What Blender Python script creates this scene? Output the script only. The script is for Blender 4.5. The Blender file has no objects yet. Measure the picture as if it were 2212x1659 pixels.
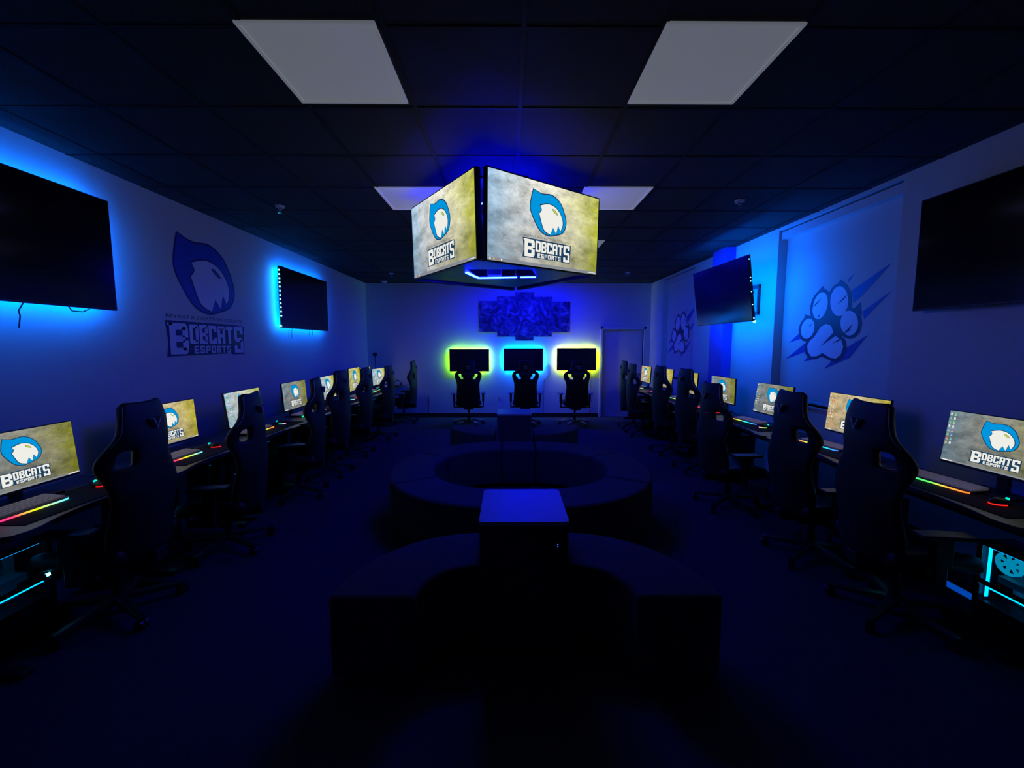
import bpy, bmesh, math, random
from mathutils import Vector, Matrix
random.seed(7)
C = bpy.context.scene.collection
S = bpy.context.scene
PI = math.pi
# ------------------------------------------------------------------ camera
FPX = 900.0
cam_d = bpy.data.cameras.new('camera')
cam_d.sensor_fit = 'HORIZONTAL'; cam_d.sensor_width = 36.0
cam_d.lens = FPX / 2212.0 * 36.0
cam_d.clip_start = 0.05; cam_d.clip_end = 60
cam = bpy.data.objects.new('camera', cam_d); C.objects.link(cam)
cam.location = (0, 0, 1.67)
cam.rotation_euler = (PI/2 - math.atan(84.5/FPX), 0, -math.atan(6.0/FPX))
S.camera = cam
# ------------------------------------------------------------------ world / exposure
w = bpy.data.worlds.new('world'); S.world = w; w.use_nodes = True
w.node_tree.nodes['Background'].inputs[0].default_value = (0.02, 0.04, 0.10, 1)
w.node_tree.nodes['Background'].inputs[1].default_value = 0.0
S.view_settings.view_transform = 'Standard'
S.view_settings.look = 'None'
S.view_settings.exposure = 0.0
S.view_settings.gamma = 1.0
S.view_settings.use_curve_mapping = False
S.cycles.use_denoising = True
S.cycles.max_bounces = 6
S.cycles.sample_clamp_indirect = 4.0
S.cycles.use_light_tree = True

# ------------------------------------------------------------------ light levels
L_TV = 105.0       # television backlights
L_MON = 210.0      # backlights of the far wall screens
L_RING = 330.0    # led strips under the hanging screens
SCR = 1.0
AZURE = (0.0, 0.15, 1.0)
DEEP = (0.0016, 0.0055, 1.0)

# ------------------------------------------------------------------ materials
MATS = {}
def nt(name):
    m = bpy.data.materials.new(name); m.use_nodes = True
    MATS[name] = m
    return m, m.node_tree.nodes, m.node_tree.links
def mat(name, col, rough=0.6, metal=0.0, spec=0.5, bump=0.0, bscale=80.0, var=0.0):
    """principled material with a little procedural variation"""
    m, n, l = nt(name); b = n['Principled BSDF']
    b.inputs['Roughness'].default_value = rough
    b.inputs['Metallic'].default_value = metal
    b.inputs['Specular IOR Level'].default_value = spec
    tc = n.new('ShaderNodeTexCoord'); no = n.new('ShaderNodeTexNoise')
    no.inputs['Scale'].default_value = bscale; no.inputs['Detail'].default_value = 3
    l.new(tc.outputs['Object'], no.inputs['Vector'])
    mr = n.new('ShaderNodeMapRange')
    mr.inputs['To Min'].default_value = 1 - var; mr.inputs['To Max'].default_value = 1 + var
    l.new(no.outputs['Fac'], mr.inputs['Value'])
    vm = n.new('ShaderNodeVectorMath'); vm.operation = 'SCALE'
    vm.inputs[0].default_value = col
    l.new(mr.outputs['Result'], vm.inputs['Scale'])
    l.new(vm.outputs['Vector'], b.inputs['Base Color'])
    if bump:
        bp = n.new('ShaderNodeBump'); bp.inputs['Strength'].default_value = bump
        bp.inputs['Distance'].default_value = 0.004
        l.new(no.outputs['Fac'], bp.inputs['Height']); l.new(bp.outputs['Normal'], b.inputs['Normal'])
    return m
def emit(name, col, strength):
    m, n, l = nt(name); n.remove(n['Principled BSDF'])
    e = n.new('ShaderNodeEmission'); e.inputs[0].default_value = (*col, 1); e.inputs[1].default_value = strength
    l.new(e.outputs[0], n['Material Output'].inputs[0])
    return m
def rainbow(name, stops, strength):
    """rgb light bar: hue runs along the bar"""
    m, n, l = nt(name); n.remove(n['Principled BSDF'])
    e = n.new('ShaderNodeEmission'); e.inputs[1].default_value = strength
    tc = n.new('ShaderNodeTexCoord'); sx = n.new('ShaderNodeSeparateXYZ')
    l.new(tc.outputs['Generated'], sx.inputs[0])
    r = n.new('ShaderNodeValToRGB'); cr = r.color_ramp
    while len(cr.elements) < len(stops): cr.elements.new(0.5)
    for el, (p, c) in zip(cr.elements, stops): el.position = p; el.color = (*c, 1)
    l.new(sx.outputs['X'], r.inputs[0]); l.new(r.outputs[0], e.inputs[0])
    l.new(e.outputs[0], n['Material Output'].inputs[0])
    return m
def screen_mat(name, tint=(1, 1, 1), strength=1.0, left=(.20, .30, .40), mid=(.38, .38, .35), right=(.30, .31, .035), glow=0.25):
    """desktop wallpaper shown on a display: mottled grey, bluish at left, olive at right"""
    m, n, l = nt(name); n.remove(n['Principled BSDF'])
    tc = n.new('ShaderNodeTexCoord'); sx = n.new('ShaderNodeSeparateXYZ'); l.new(tc.outputs['Generated'], sx.inputs[0])
    no = n.new('ShaderNodeTexNoise'); no.inputs['Scale'].default_value = 3.2; no.inputs['Detail'].default_value = 8
    no.inputs['Roughness'].default_value = 0.68
    l.new(tc.outputs['Generated'], no.inputs['Vector'])
    ma = n.new('ShaderNodeMath'); ma.operation = 'MULTIPLY_ADD'; ma.inputs[1].default_value = 0.5; ma.inputs[2].default_value = -0.25
    l.new(no.outputs['Fac'], ma.inputs[0])
    ad = n.new('ShaderNodeMath'); ad.operation = 'ADD'; l.new(sx.outputs['X'], ad.inputs[0]); l.new(ma.outputs[0], ad.inputs[1])
    r = n.new('ShaderNodeValToRGB'); cr = r.color_ramp
    cr.elements[0].position = 0.02; cr.elements[0].color = (*left, 1)
    cr.elements[1].position = 1.0; cr.elements[1].color = (*right, 1)
    e1 = cr.elements.new(0.38); e1.color = (*mid, 1)
    e2 = cr.elements.new(0.68); e2.color = (mid[0]*.95, mid[1]*.93, mid[2]*.72, 1)
    l.new(ad.outputs[0], r.inputs[0])
    m1 = n.new('ShaderNodeMapRange'); m1.inputs['From Min'].default_value = 0.3; m1.inputs['From Max'].default_value = 0.72
    m1.inputs['To Min'].default_value = 0.45; m1.inputs['To Max'].default_value = 1.6
    n2 = n.new('ShaderNodeTexNoise'); n2.inputs['Scale'].default_value = 5.5; n2.inputs['Detail'].default_value = 10; n2.inputs['Roughness'].default_value = 0.7
    mp = n.new('ShaderNodeMapping'); mp.inputs['Location'].default_value = (3.1, 1.7, 0.4)
    l.new(tc.outputs['Generated'], mp.inputs[0]); l.new(mp.outputs[0], n2.inputs['Vector'])
    l.new(n2.outputs['Fac'], m1.inputs['Value'])
    zr = n.new('ShaderNodeMapRange'); zr.inputs['To Min'].default_value = 1 - glow*0.6; zr.inputs['To Max'].default_value = 1 + glow
    l.new(sx.outputs['Z'], zr.inputs['Value'])
    mm = n.new('ShaderNodeMath'); mm.operation = 'MULTIPLY'; l.new(m1.outputs[0], mm.inputs[0]); l.new(zr.outputs[0], mm.inputs[1])
    m2 = n.new('ShaderNodeMath'); m2.operation = 'MULTIPLY'; l.new(mm.outputs[0], m2.inputs[0]); m2.inputs[1].default_value = strength
    tn = n.new('ShaderNodeVectorMath'); tn.operation = 'MULTIPLY'; tn.inputs[1].default_value = tint
    l.new(r.outputs[0], tn.inputs[0])
    e = n.new('ShaderNodeEmission'); l.new(tn.outputs['Vector'], e.inputs[0]); l.new(m2.outputs[0], e.inputs[1])
    l.new(e.outputs[0], n['Material Output'].inputs[0])
    return m

M = MATS
mat('wall_paint', (.62, .64, .66), .75, bump=.05, bscale=140, var=.02)
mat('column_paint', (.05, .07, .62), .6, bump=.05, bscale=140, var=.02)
mat('ceiling_tile', (.014, .015, .017), .85, bump=.5, bscale=260, var=.35)
mat('ceiling_grid_metal', (.009, .010, .011), .7, spec=.2, var=.05)
mat('carpet', (.034, .036, .064), .95, spec=.1, bump=.7, bscale=420, var=.45)
mat('black_plastic', (.012, .012, .014), .42, bump=.05, bscale=300, var=.1)
mat('black_metal', (.02, .02, .022), .38, metal=.4, var=.08)
mat('gloss_screen', (.004, .004, .006), .13, spec=.6, var=.02, bscale=5)
mat('satin_screen', (.006, .007, .009), .28, spec=.5, var=.02, bscale=5)
mat('desk_top', (.05, .05, .056), .38, bump=.04, bscale=240, var=.15)
mat('mat_cloth', (.03, .03, .035), .9, spec=.1, bump=.4, bscale=500, var=.2)
mat('vinyl', (.007, .0075, .009), .5, spec=.3, bump=.15, bscale=160, var=.15)
mat('pale_vinyl', (.45, .47, .50), .5, bump=.1, bscale=160, var=.05)
mat('grey_pad', (.30, .32, .35), .5, var=.05)
mat('ottoman_cloth', (.055, .055, .062), .92, spec=.15, bump=.8, bscale=380, var=.5)
mat('laminate', (.21, .22, .26), .32, bump=.02, bscale=60, var=.04)
mat('chrome', (.62, .62, .64), .18, metal=1.0, var=.02)
mat('door_paint', (.55, .56, .60), .5, bump=.03, bscale=60, var=.03)
mat('casing_paint', (.60, .61, .64), .45, var=.03)
mat('baseboard_vinyl', (.012, .012, .014), .5, var=.1)
mat('shade_cloth', (.58, .60, .62), .8, bump=.15, bscale=600, var=.03)
mat('white_plastic', (.70, .71, .72), .4, var=.02)
mat('decal_navy', (.012, .014, .09), .5, var=.1, bscale=30)
mat('decal_blue', (.02, .05, .42), .5, var=.1, bscale=30)
mat('decal_white', (.70, .72, .86), .5, var=.03, bscale=30)
mat('decal_grey', (.07, .08, .16), .5, var=.05)
mat('canvas_edge', (.30, .33, .30), .7, var=.05)
mat('keycap', (.48, .46, .48), .6, var=.1)
mat('board_metal', (.22, .24, .26), .35, metal=.3, var=.3, bscale=40)

emit('led_azure', AZURE, L_TV)
emit('led_azure_dot', (.05, .42, .62), 24)
emit('led_deep', DEEP, L_RING)
emit('led_deep_up', (.0012, .003, 1.0), L_RING*1.05)
emit('added_deep_bar', (.0006, .0015, 1.0), 400.0)  # for the unseen bar added to wash the far wall
emit('led_azure_wide', (.0, .12, 1.0), L_TV*1.9)
emit('led_lime', (.28, 1.0, .0), L_MON*.50)
emit('led_cyan', (.0, .17, 1.0), L_MON*1.9)
emit('led_yellow', (.70, 1.0, .0), L_MON*.55)
emit('case_glow', (.0, .36, 1.0), 7.0)
emit('case_spot', (.10, .85, 1.0), 22)
emit('case_floor_glow', (.0, .10, 1.0), 260.0)
emit('fan_glow', (.0, .50, .85), .9)
emit('painted_floor_glow', (.0, .07, .50), .8)  # emission standing in for blue light spilled on the floor
emit('port_led', (.05, .08, 1.0), 4)
emit('mouse_red', (1.0, .01, .01), 2.2)
emit('mouse_teal', (.0, .8, .6), 1.2)
emit('mouse_magenta', (1.0, .02, .25), 2.5)
emit('taskbar', (.30, .33, .38), .8)
emit('icon_white', (.9, .9, .85), 1.0)
emit('icon_blue', (.10, .35, .8), 1.0)
emit('icon_red', (.8, .12, .06), 1.0)
emit('icon_green', (.15, .6, .2), 1.0)
emit('icon_amber', (.9, .5, .06), 1.0)
emit('tv_navy', (.012, .05, .11), 1.0)
emit('tv_blue', (.0, .30, .72), 1.0)
emit('tv_white', (.86, .86, .80), 1.0)
emit('tv_lime', (.55, .72, .04), 1.0)
emit('tv_grey', (.10, .14, .17), 1.0)
rainbow('bar_warm', [(0, (1, .0, .30)), (.35, (1, .05, .12)), (.6, (.6, .8, .0)), (1, (.0, .6, .9))], 1.6)
rainbow('bar_green', [(0, (.0, .9, .35)), (.5, (.1, .9, .1)), (.75, (.9, .35, .05)), (1, (1, .15, .02))], 1.6)
rainbow('bar_multi', [(0, (1, .05, .1)), (.3, (.5, .8, .05)), (.6, (.0, .8, .6)), (1, (.05, .12, 1))], 1.6)
rainbow('glow_pink', [(0, (.0, .8, .9)), (.5, (1, .1, .5)), (1, (.3, .9, .1))], 2.4)
rainbow('glow_teal', [(0, (.0, .9, .45)), (1, (.0, .7, .8))], 2.2)
screen_mat('screen_tv', strength=1.3, glow=.45, mid=(.46, .45, .41))
screen_mat('screen_grey', tint=(1.0, 1.0, .93), strength=.62)
screen_mat('screen_warm', tint=(1.25, 1.05, .70), strength=1.05, left=(.36, .30, .22))
screen_mat('screen_yellow', tint=(1.15, 1.12, .50), strength=1.15, left=(.30, .30, .22))
screen_mat('screen_bright', tint=(1.15, 1.2, 1.15), strength=1.15)
kb_ = M['keycap'].node_tree.nodes['Principled BSDF']
kb_.inputs['Emission Color'].default_value = (.9, .75, 1, 1); kb_.inputs['Emission Strength'].default_value = .035
def panel_mat():
    """light panel: white diffuser, barely glowing"""
    m, n, l = nt('diffuser'); b = n['Principled BSDF']
    b.inputs['Base Color'].default_value = (.75, .76, .78, 1); b.inputs['Roughness'].default_value = .6
    b.inputs['Emission Color'].default_value = (.86, .93, 1.0, 1); b.inputs['Emission Strength'].default_value = .105
    return m
panel_mat()
def glass_mat():
    m, n, l = nt('tinted_glass'); n.remove(n['Principled BSDF'])
    t = n.new('ShaderNodeBsdfTransparent'); t.inputs[0].default_value = (.75, .78, .80, 1)
    g = n.new('ShaderNodeBsdfGlossy'); g.inputs['Roughness'].default_value = .05
    f = n.new('ShaderNodeFresnel'); f.inputs[0].default_value = 1.4
    x = n.new('ShaderNodeMixShader'); l.new(f.outputs[0], x.inputs[0]); l.new(t.outputs[0], x.inputs[1]); l.new(g.outputs[0], x.inputs[2])
    l.new(x.outputs[0], n['Material Output'].inputs[0])
glass_mat()
def art_mat():
    """plain generic abstract print: swirling blue and violet shapes"""
    m, n, l = nt('art_print'); b = n['Principled BSDF']
    tc = n.new('ShaderNodeTexCoord'); geo = n.new('ShaderNodeNewGeometry')
    no = n.new('ShaderNodeTexNoise'); no.inputs['Scale'].default_value = 4.2; no.inputs['Detail'].default_value = 8
    no.inputs['Distortion'].default_value = 2.2; no.inputs['Roughness'].default_value = .62
    l.new(geo.outputs['Position'], no.inputs['Vector'])
    r = n.new('ShaderNodeValToRGB'); cr = r.color_ramp
    cr.elements[0].position = .36; cr.elements[0].color = (.01, .012, .03, 1)
    cr.elements[1].position = .75; cr.elements[1].color = (.55, .50, .62, 1)
    e = cr.elements.new(.50); e.color = (.06, .07, .16, 1)
    e = cr.elements.new(.60); e.color = (.22, .18, .30, 1)
    l.new(no.outputs['Fac'], r.inputs[0]); l.new(r.outputs[0], b.inputs['Base Color'])
    b.inputs['Roughness'].default_value = .6
art_mat()

# ------------------------------------------------------------------ mesh helpers
class MB:
    def __init__(s): s.v = []; s.f = []; s.m = []; s.cur = 0
    def add(s, vs, fs, xf=None):
        o = len(s.v)
        s.v += [tuple(xf @ Vector(p)) if xf is not None else tuple(p) for p in vs]
        s.f += [tuple(i + o for i in f) for f in fs]; s.m += [s.cur]*len(fs)
        return s
    def box(s, x0, x1, y0, y1, z0, z1, xf=None):
        vs = [(x, y, z) for x in (x0, x1) for y in (y0, y1) for z in (z0, z1)]
        return s.add(vs, [(0,1,3,2),(4,6,7,5),(0,4,5,1),(2,3,7,6),(0,2,6,4),(1,5,7,3)], xf)
    def prism(s, pts, z0, z1, xf=None):
        """polygon in xy, extruded in z"""
        a = sum(pts[i][0]*pts[(i+1) % len(pts)][1]-pts[(i+1) % len(pts)][0]*pts[i][1] for i in range(len(pts)))
        if a < 0: pts = pts[::-1]
        n = len(pts)
        vs = [(x, y, z0) for x, y in pts]+[(x, y, z1) for x, y in pts]
        fs = [tuple(range(n-1, -1, -1)), tuple(range(n, 2*n))]+[(i, (i+1) % n, n+(i+1) % n, n+i) for i in range(n)]
        return s.add(vs, fs, xf)
    def flat(s, pts, y=0.0, xf=None):
        """flat polygon in the xz plane facing -y"""
        a = sum(pts[i][0]*pts[(i+1) % len(pts)][1]-pts[(i+1) % len(pts)][0]*pts[i][1] for i in range(len(pts)))
        if a < 0: pts = pts[::-1]
        return s.add([(p[0], y, p[1]) for p in pts], [tuple(range(len(pts)))], xf)
    def rect(s, x0, x1, z0, z1, y=0.0): return s.flat([(x0, z0), (x1, z0), (x1, z1), (x0, z1)], y)
    def cyl(s, p0, p1, r0, r1=None, n=16, caps=True):
        r1 = r0 if r1 is None else r1
        p0 = Vector(p0); p1 = Vector(p1); d = (p1-p0).normalized()
        a = d.orthogonal().normalized(); b = d.cross(a)
        vs = []
        for p, r in ((p0, r0), (p1, r1)):
            for i in range(n):
                t = 2*PI*i/n; vs.append(tuple(p+a*r*math.cos(t)+b*r*math.sin(t)))
        fs = [(i, (i+1) % n, n+(i+1) % n, n+i) for i in range(n)]
        if caps: fs += [tuple(range(n-1, -1, -1)), tuple(range(n, 2*n))]
        return s.add(vs, fs)
    def lathe(s, prof, c=(0, 0, 0), n=24):
        """profile (r,z) turned about z"""
        vs = []; m = len(prof)
        for r, z in prof:
            for i in range(n):
                t = 2*PI*i/n; vs.append((c[0]+r*math.cos(t), c[1]+r*math.sin(t), c[2]+z))
        fs = [(j*n+i, j*n+(i+1) % n, (j+1)*n+(i+1) % n, (j+1)*n+i) for j in range(m-1) for i in range(n)]
        return s.add(vs, fs)
    def tube(s, pts, r, n=8):
        for a, b in zip(pts[:-1], pts[1:]): s.cyl(a, b, r, n=n)
        return s
def obj(name, mb, mats, parent=None, bevel=0.0, seg=2, smooth=False, subsurf=0, solid=0.0, loc=None, rot=None):
    me = bpy.data.meshes.new(name); me.from_pydata(mb.v, [], mb.f)
    if not isinstance(mats, (list, tuple)): mats = [mats]
    for m in mats: me.materials.append(M[m])
    if len(mats) > 1: me.polygons.foreach_set('material_index', mb.m)
    if smooth: me.polygons.foreach_set('use_smooth', [True]*len(me.polygons))
    me.update()
    o = bpy.data.objects.new(name, me); C.objects.link(o)
    if parent is not None: o.parent = parent
    if loc: o.location = loc
    if rot: o.rotation_euler = rot
    if solid:
        md = o.modifiers.new('solid', 'SOLIDIFY'); md.thickness = solid; md.offset = 0
    if bevel:
        md = o.modifiers.new('bevel', 'BEVEL'); md.width = bevel; md.segments = seg; md.limit_method = 'ANGLE'; md.angle_limit = math.radians(35)
        if smooth is False and seg > 1:
            me.polygons.foreach_set('use_smooth', [True]*len(me.polygons))
            md.harden_normals = True
    if subsurf:
        md = o.modifiers.new('sub', 'SUBSURF'); md.levels = subsurf; md.render_levels = subsurf
    return o
def tag(o, label=None, cat=None, group=None, kind=None):
    if label: o['label'] = label
    if cat: o['category'] = cat
    if group: o['group'] = group
    if kind: o['kind'] = kind
    return o
def thing(name, label, cat, loc=(0, 0, 0), rz=0.0, group=None, rx=0.0):
    o = bpy.data.objects.new(name, None); C.objects.link(o); o.empty_display_size = .1
    o.location = loc; o.rotation_euler = (rx, 0, rz)
    return tag(o, label, cat, group)
def dup(o, label, loc, rz=0.0, rx=0.0):
    kids = {}
    for k in C.objects:
        if k.parent: kids.setdefault(k.parent, []).append(k)
    def cp(a, par):
        c = a.copy(); C.objects.link(c)
        if par is not None: c.parent = par
        for k in kids.get(a, []): cp(k, c)
        return c
    r = cp(o, None); r['label'] = label; r.location = loc; r.rotation_euler = (rx, 0, rz)
    return r
def child(o, name):
    for k in C.objects:
        if k.parent == o and k.name.split('.')[0] == name: return k
def struct(name, mb, m, bevel=0.0, parent=None):
    o = obj(name, mb, m, parent, bevel=bevel)
    if parent is None: o['kind'] = 'structure'
    return o

# ------------------------------------------------------------------ room shell
XL, XR, YF, YB, H = -3.225, 3.21, 9.53, -2.4, 3.05
struct('floor', MB().box(XL-.15, XR+.3, YB-.15, YF+.3, -.1, 0), 'carpet')
struct('ceiling', MB().box(XL-.15, XR+.3, YB-.15, YF+.3, H, H+.1), 'ceiling_tile')
struct('wall_left', MB().box(XL-.12, XL, YB, YF, 0, H), 'wall_paint')
struct('wall_front', MB().box(XL-.12, XR+.3, YB-.12, YB, 0, H), 'wall_paint')
D0, D1, DZ = 2.125, 3.06, 2.02      # door opening
struct('wall_back', MB().box(XL-.12, D0, YF, YF+.14, 0, H).box(D1, XR+.3, YF, YF+.14, 0, H).box(D0, D1, YF, YF+.14, DZ, H), 'wall_paint')
RS, RD = 1.02, .105                   # window sill height, recess depth
wr = MB()
for a, b in ((YB, 3.50), (5.075, 7.285), (8.80, YF)): wr.box(XR, XR+.28, a, b, 0, H)
for a, b in ((3.50, 5.075), (7.285, 8.80)):
    wr.box(XR, XR+.28, a, b, 0, RS).box(XR, XR+.28, a, b, 3.02, H).box(XR+.22, XR+.28, a, b, RS, 3.02)
struct('wall_right', wr, 'wall_paint')
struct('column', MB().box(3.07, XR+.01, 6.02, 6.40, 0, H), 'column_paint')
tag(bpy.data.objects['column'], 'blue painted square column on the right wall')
# ceiling grid
g = MB()
xs = [-2.40+.61*i for i in range(-1, 10)]
for i in range(-1, 10):
    x = .68+.61*(i-5) - .005
    if XL < x < XR: g.box(x-.012, x+.012, YB, YF, H-.004, H)
y = 1.915-.615*7
while y < YF:
    if y > YB: g.box(XL, XR, y-.012, y+.012, H-.0035, H)
    y += .6215
struct('trim_1', g, 'ceiling_grid_metal')
struct('baseboard_back', MB().box(XL, D0-.07, YF-.012, YF, 0, .10), 'baseboard_vinyl')
struct('baseboard_left', MB().box(XL, XL+.012, YB, YF-.012, 0, .10), 'baseboard_vinyl')
struct('baseboard_right', MB().box(XR-.012, XR, YB, 6.02, 0, .10).box(XR-.012, XR, 6.40, YF, 0, .10), 'baseboard_vinyl')
# door
d = bpy.data.objects.new('door_1', None); C.objects.link(d); d['kind'] = 'structure'; d.location = (D0, YF, 0)
DW = D1-D0
obj('door_frame', MB().box(-.055, .0, -.018, .14, 0, DZ+.055).box(DW, DW+.055, -.018, .14, 0, DZ+.055).box(-.055, DW+.055, -.018, .14, DZ, DZ+.055), 'casing_paint', d, bevel=.004)
obj('door_leaf', MB().box(.004, DW-.004, .045, .085, .008, DZ-.004), 'door_paint', d, bevel=.003)
obj('door_handle', MB().cyl((DW-.07, .046, 1.0), (DW-.07, -.005, 1.0), .012).cyl((DW-.07, .0, 1.0), (DW-.18, .0, 1.0), .009).cyl((DW-.07, .047, 1.0), (DW-.07, .04, 1.0), .03), 'chrome', d)

# ------------------------------------------------------------------ ceiling fittings
def light_panel(x, y, label):
    t = thing('ceiling_light', label, 'ceiling light', (x, y, H), group='square ceiling light panels')
    s = .302
    f = MB()
    f.box(-s, s, -s, -s+.022, -.012, .0).box(-s, s, s-.022, s, -.012, .0).box(-s, -s+.022, -s+.022, s-.022, -.012, .0).box(s-.022, s, -s+.022, s-.022, -.012, .0)
    obj('frame', f, 'diffuser', t, bevel=.003)
    obj('diffuser', MB().box(-s+.022, s-.022, -s+.022, s-.022, -.007, -.001), 'diffuser', t)
light_panel(-.876, 2.22, 'pale square ceiling light panel at upper left, nearest the camera')
light_panel(.978, 2.215, 'pale square ceiling light panel at upper right, nearest the camera')
light_panel(-.88, 4.10, 'pale square ceiling light panel partly behind the left hanging screen')
light_panel(.962, 4.085, 'pale square ceiling light panel partly behind the right hanging screen')
light_panel(.965, 5.96, 'sliver of square ceiling light panel beyond the right hanging screen corner')
def sprinkler(x, y, label, src=None):
    if src: return dup(src, label, (x, y, H))
    t = thing('sprinkler_head', label, 'sprinkler', (x, y, H), group='ceiling sprinkler heads')
    obj('escutcheon', MB().lathe([(.012, -.004), (.03, -.022), (.040, -.018), (.046, -.004), (.046, 0)], n=20), 'white_plastic', t, smooth=True)
    obj('nozzle', MB().lathe([(.0, -.05), (.010, -.05), (.013, -.03), (.010, -.01), (.010, 0)], n=12), 'chrome', t, smooth=True)
    d_ = MB().cyl((0, 0, -.066), (0, 0, -.069), .022, n=16)
    for s_ in (-1, 1): d_.cyl((s_*.012, 0, -.03), (s_*.004, 0, -.066), .0025, n=6)
    obj('deflector', d_, 'chrome', t)
    return t
sp = sprinkler(-2.286, 4.32, 'white sprinkler head on black ceiling, nearer of the two at left')
sprinkler(2.213, 4.13, 'white sprinkler head on black ceiling, nearer of the two at right', sp)
sprinkler(-2.279, 8.23, 'small far sprinkler head on the ceiling left of the hanging screens', sp)
sprinkler(2.261, 8.10, 'small far sprinkler head on the ceiling right of the hanging screens', sp)
t = thing('smoke_detector', 'round white smoke detector on ceiling by the far left corner', 'smoke detector', (-2.72, 9.25, H))
obj('base', MB().lathe([(0, -.012), (.062, -.012), (.075, -.006), (.075, 0)], n=28), 'white_plastic', t, smooth=True)
obj('sensor', MB().lathe([(0, -.045), (.03, -.045), (.045, -.034), (.052, -.012)], n=28), 'white_plastic', t, smooth=True)

# ------------------------------------------------------------------ lettering and marks
def glyph(mb, ch, x, z, w, h, t, y):
    """block letter out of bars, chamfered corners"""
    R = lambda a, b, c, e: mb.rect(x+a, x+b, z+c, z+e, y)
    tv = t*1.05; th = t*.9; m = h/2
    c = t*.45
    def P(pts): mb.flat([(x+a, z+b) for a, b in pts], y)
    if ch in 'BOD08':
        R(0, tv, 0, h)
        R(tv, w-c, 0, th); R(tv, w-c, h-th, h)
        if ch == 'B':
            R(w-tv, w, th*.6, m-th*.25); R(w-tv, w, m+th*.25, h-th*.6); R(tv, w-tv*.6, m-th/2, m+th/2)
            P([(w-c, 0), (w, c), (w-c, c)]); P([(w-c, h), (w-c, h-c), (w, h-c)])
        else:
            R(w-tv, w, c, h-c); P([(w-c, 0), (w, c), (w-c, c)]); P([(w-c, h), (w-c, h-c), (w, h-c)])
    elif ch == 'C':
        R(0, tv, 0, h); R(tv, w, 0, th); R(tv, w, h-th, h); R(w-tv, w, th, h*.34); R(w-tv, w, h*.66, h-th)
    elif ch == 'A':
        R(0, tv, 0, h-c); R(w-tv, w, 0, h-c); R(c, w-c, h-th, h); R(tv, w-tv, m-th*.7, m+th*.2)
        P([(0, h-c), (c, h-c), (c, h)]); P([(w, h-c), (w-c, h), (w-c, h-c)])
    elif ch == 'T':
        R(0, w, h-th, h); R(w/2-tv/2, w/2+tv/2, 0, h-th)
    elif ch == 'S':
        R(0, w, h-th, h); R(0, tv, m, h-th); R(tv*.4, w-tv*.4, m-th/2, m+th/2); R(w-tv, w, th, m); R(0, w, 0, th)
        R(0, tv, th, h*.28); R(w-tv, w, h*.72, h-th)
    elif ch == 'E':
        R(0, tv, 0, h); R(tv, w, 0, th); R(tv, w, h-th, h); R(tv, w*.85, m-th/2, m+th/2)
    elif ch == 'P':
        R(0, tv, 0, h); R(tv, w, h-th, h); R(w-tv, w, m-th*.3, h-th); R(tv, w, m-th*.6, m+th*.4)
    elif ch == 'R':
        R(0, tv, 0, h); R(tv, w, h-th, h); R(w-tv, w, m, h-th); R(tv, w-tv*.4, m-th*.4, m+th*.5)
        P([(w*.45, m), (w-tv, 0), (w, 0), (w*.45+tv*1.1, m)])
def lettering(W, y):
    """team name block, unit width W; material slots: dark, white"""
    a = MB()
    def q(p): return [(u*W, v*W) for u, v in p]
    a.cur = 0
    a.flat(q([(-.222, -.100), (.150, -.100), (.222, -.104), (.222, -.118), (.216, -.231), (.135, -.231), (.128, -.226), (-.223, -.231), (-.212, -.180)]), y)
    a.cur = 1
    e = -.0006
    glyph(a, 'B', -.205*W, -.224*W, .088*W, .116*W, .027*W, y+e)
    a.rect(-.215*W, -.19*W, -.116*W, -.108*W, y+e)
    for i, ch in enumerate('OBCAT'):
        glyph(a, ch, (-.109+.0515*i)*W, -.184*W, .046*W, .074*W, .0155*W, y+e)
    glyph(a, 'S', .150*W, -.224*W, .062*W, .116*W, .019*W, y+e)
    for i, ch in enumerate('ESPORTS'):
        glyph(a, ch, (-.090+.0315*i)*W, -.223*W, .025*W, .030*W, .0072*W, y+e)
    return a
def ell(cx, cz, rx, rz, rot=0.0, n=36, a0=0, a1=2*PI):
    o = []
    for i in range(n):
        t = a0+(a1-a0)*i/(n if a1-a0 >= 2*PI-1e-6 else n-1)
        x_, z_ = rx*math.cos(t), rz*math.sin(t)
        o.append((cx+x_*math.cos(rot)-z_*math.sin(rot), cz+x_*math.sin(rot)+z_*math.cos(rot)))
    return o
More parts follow.
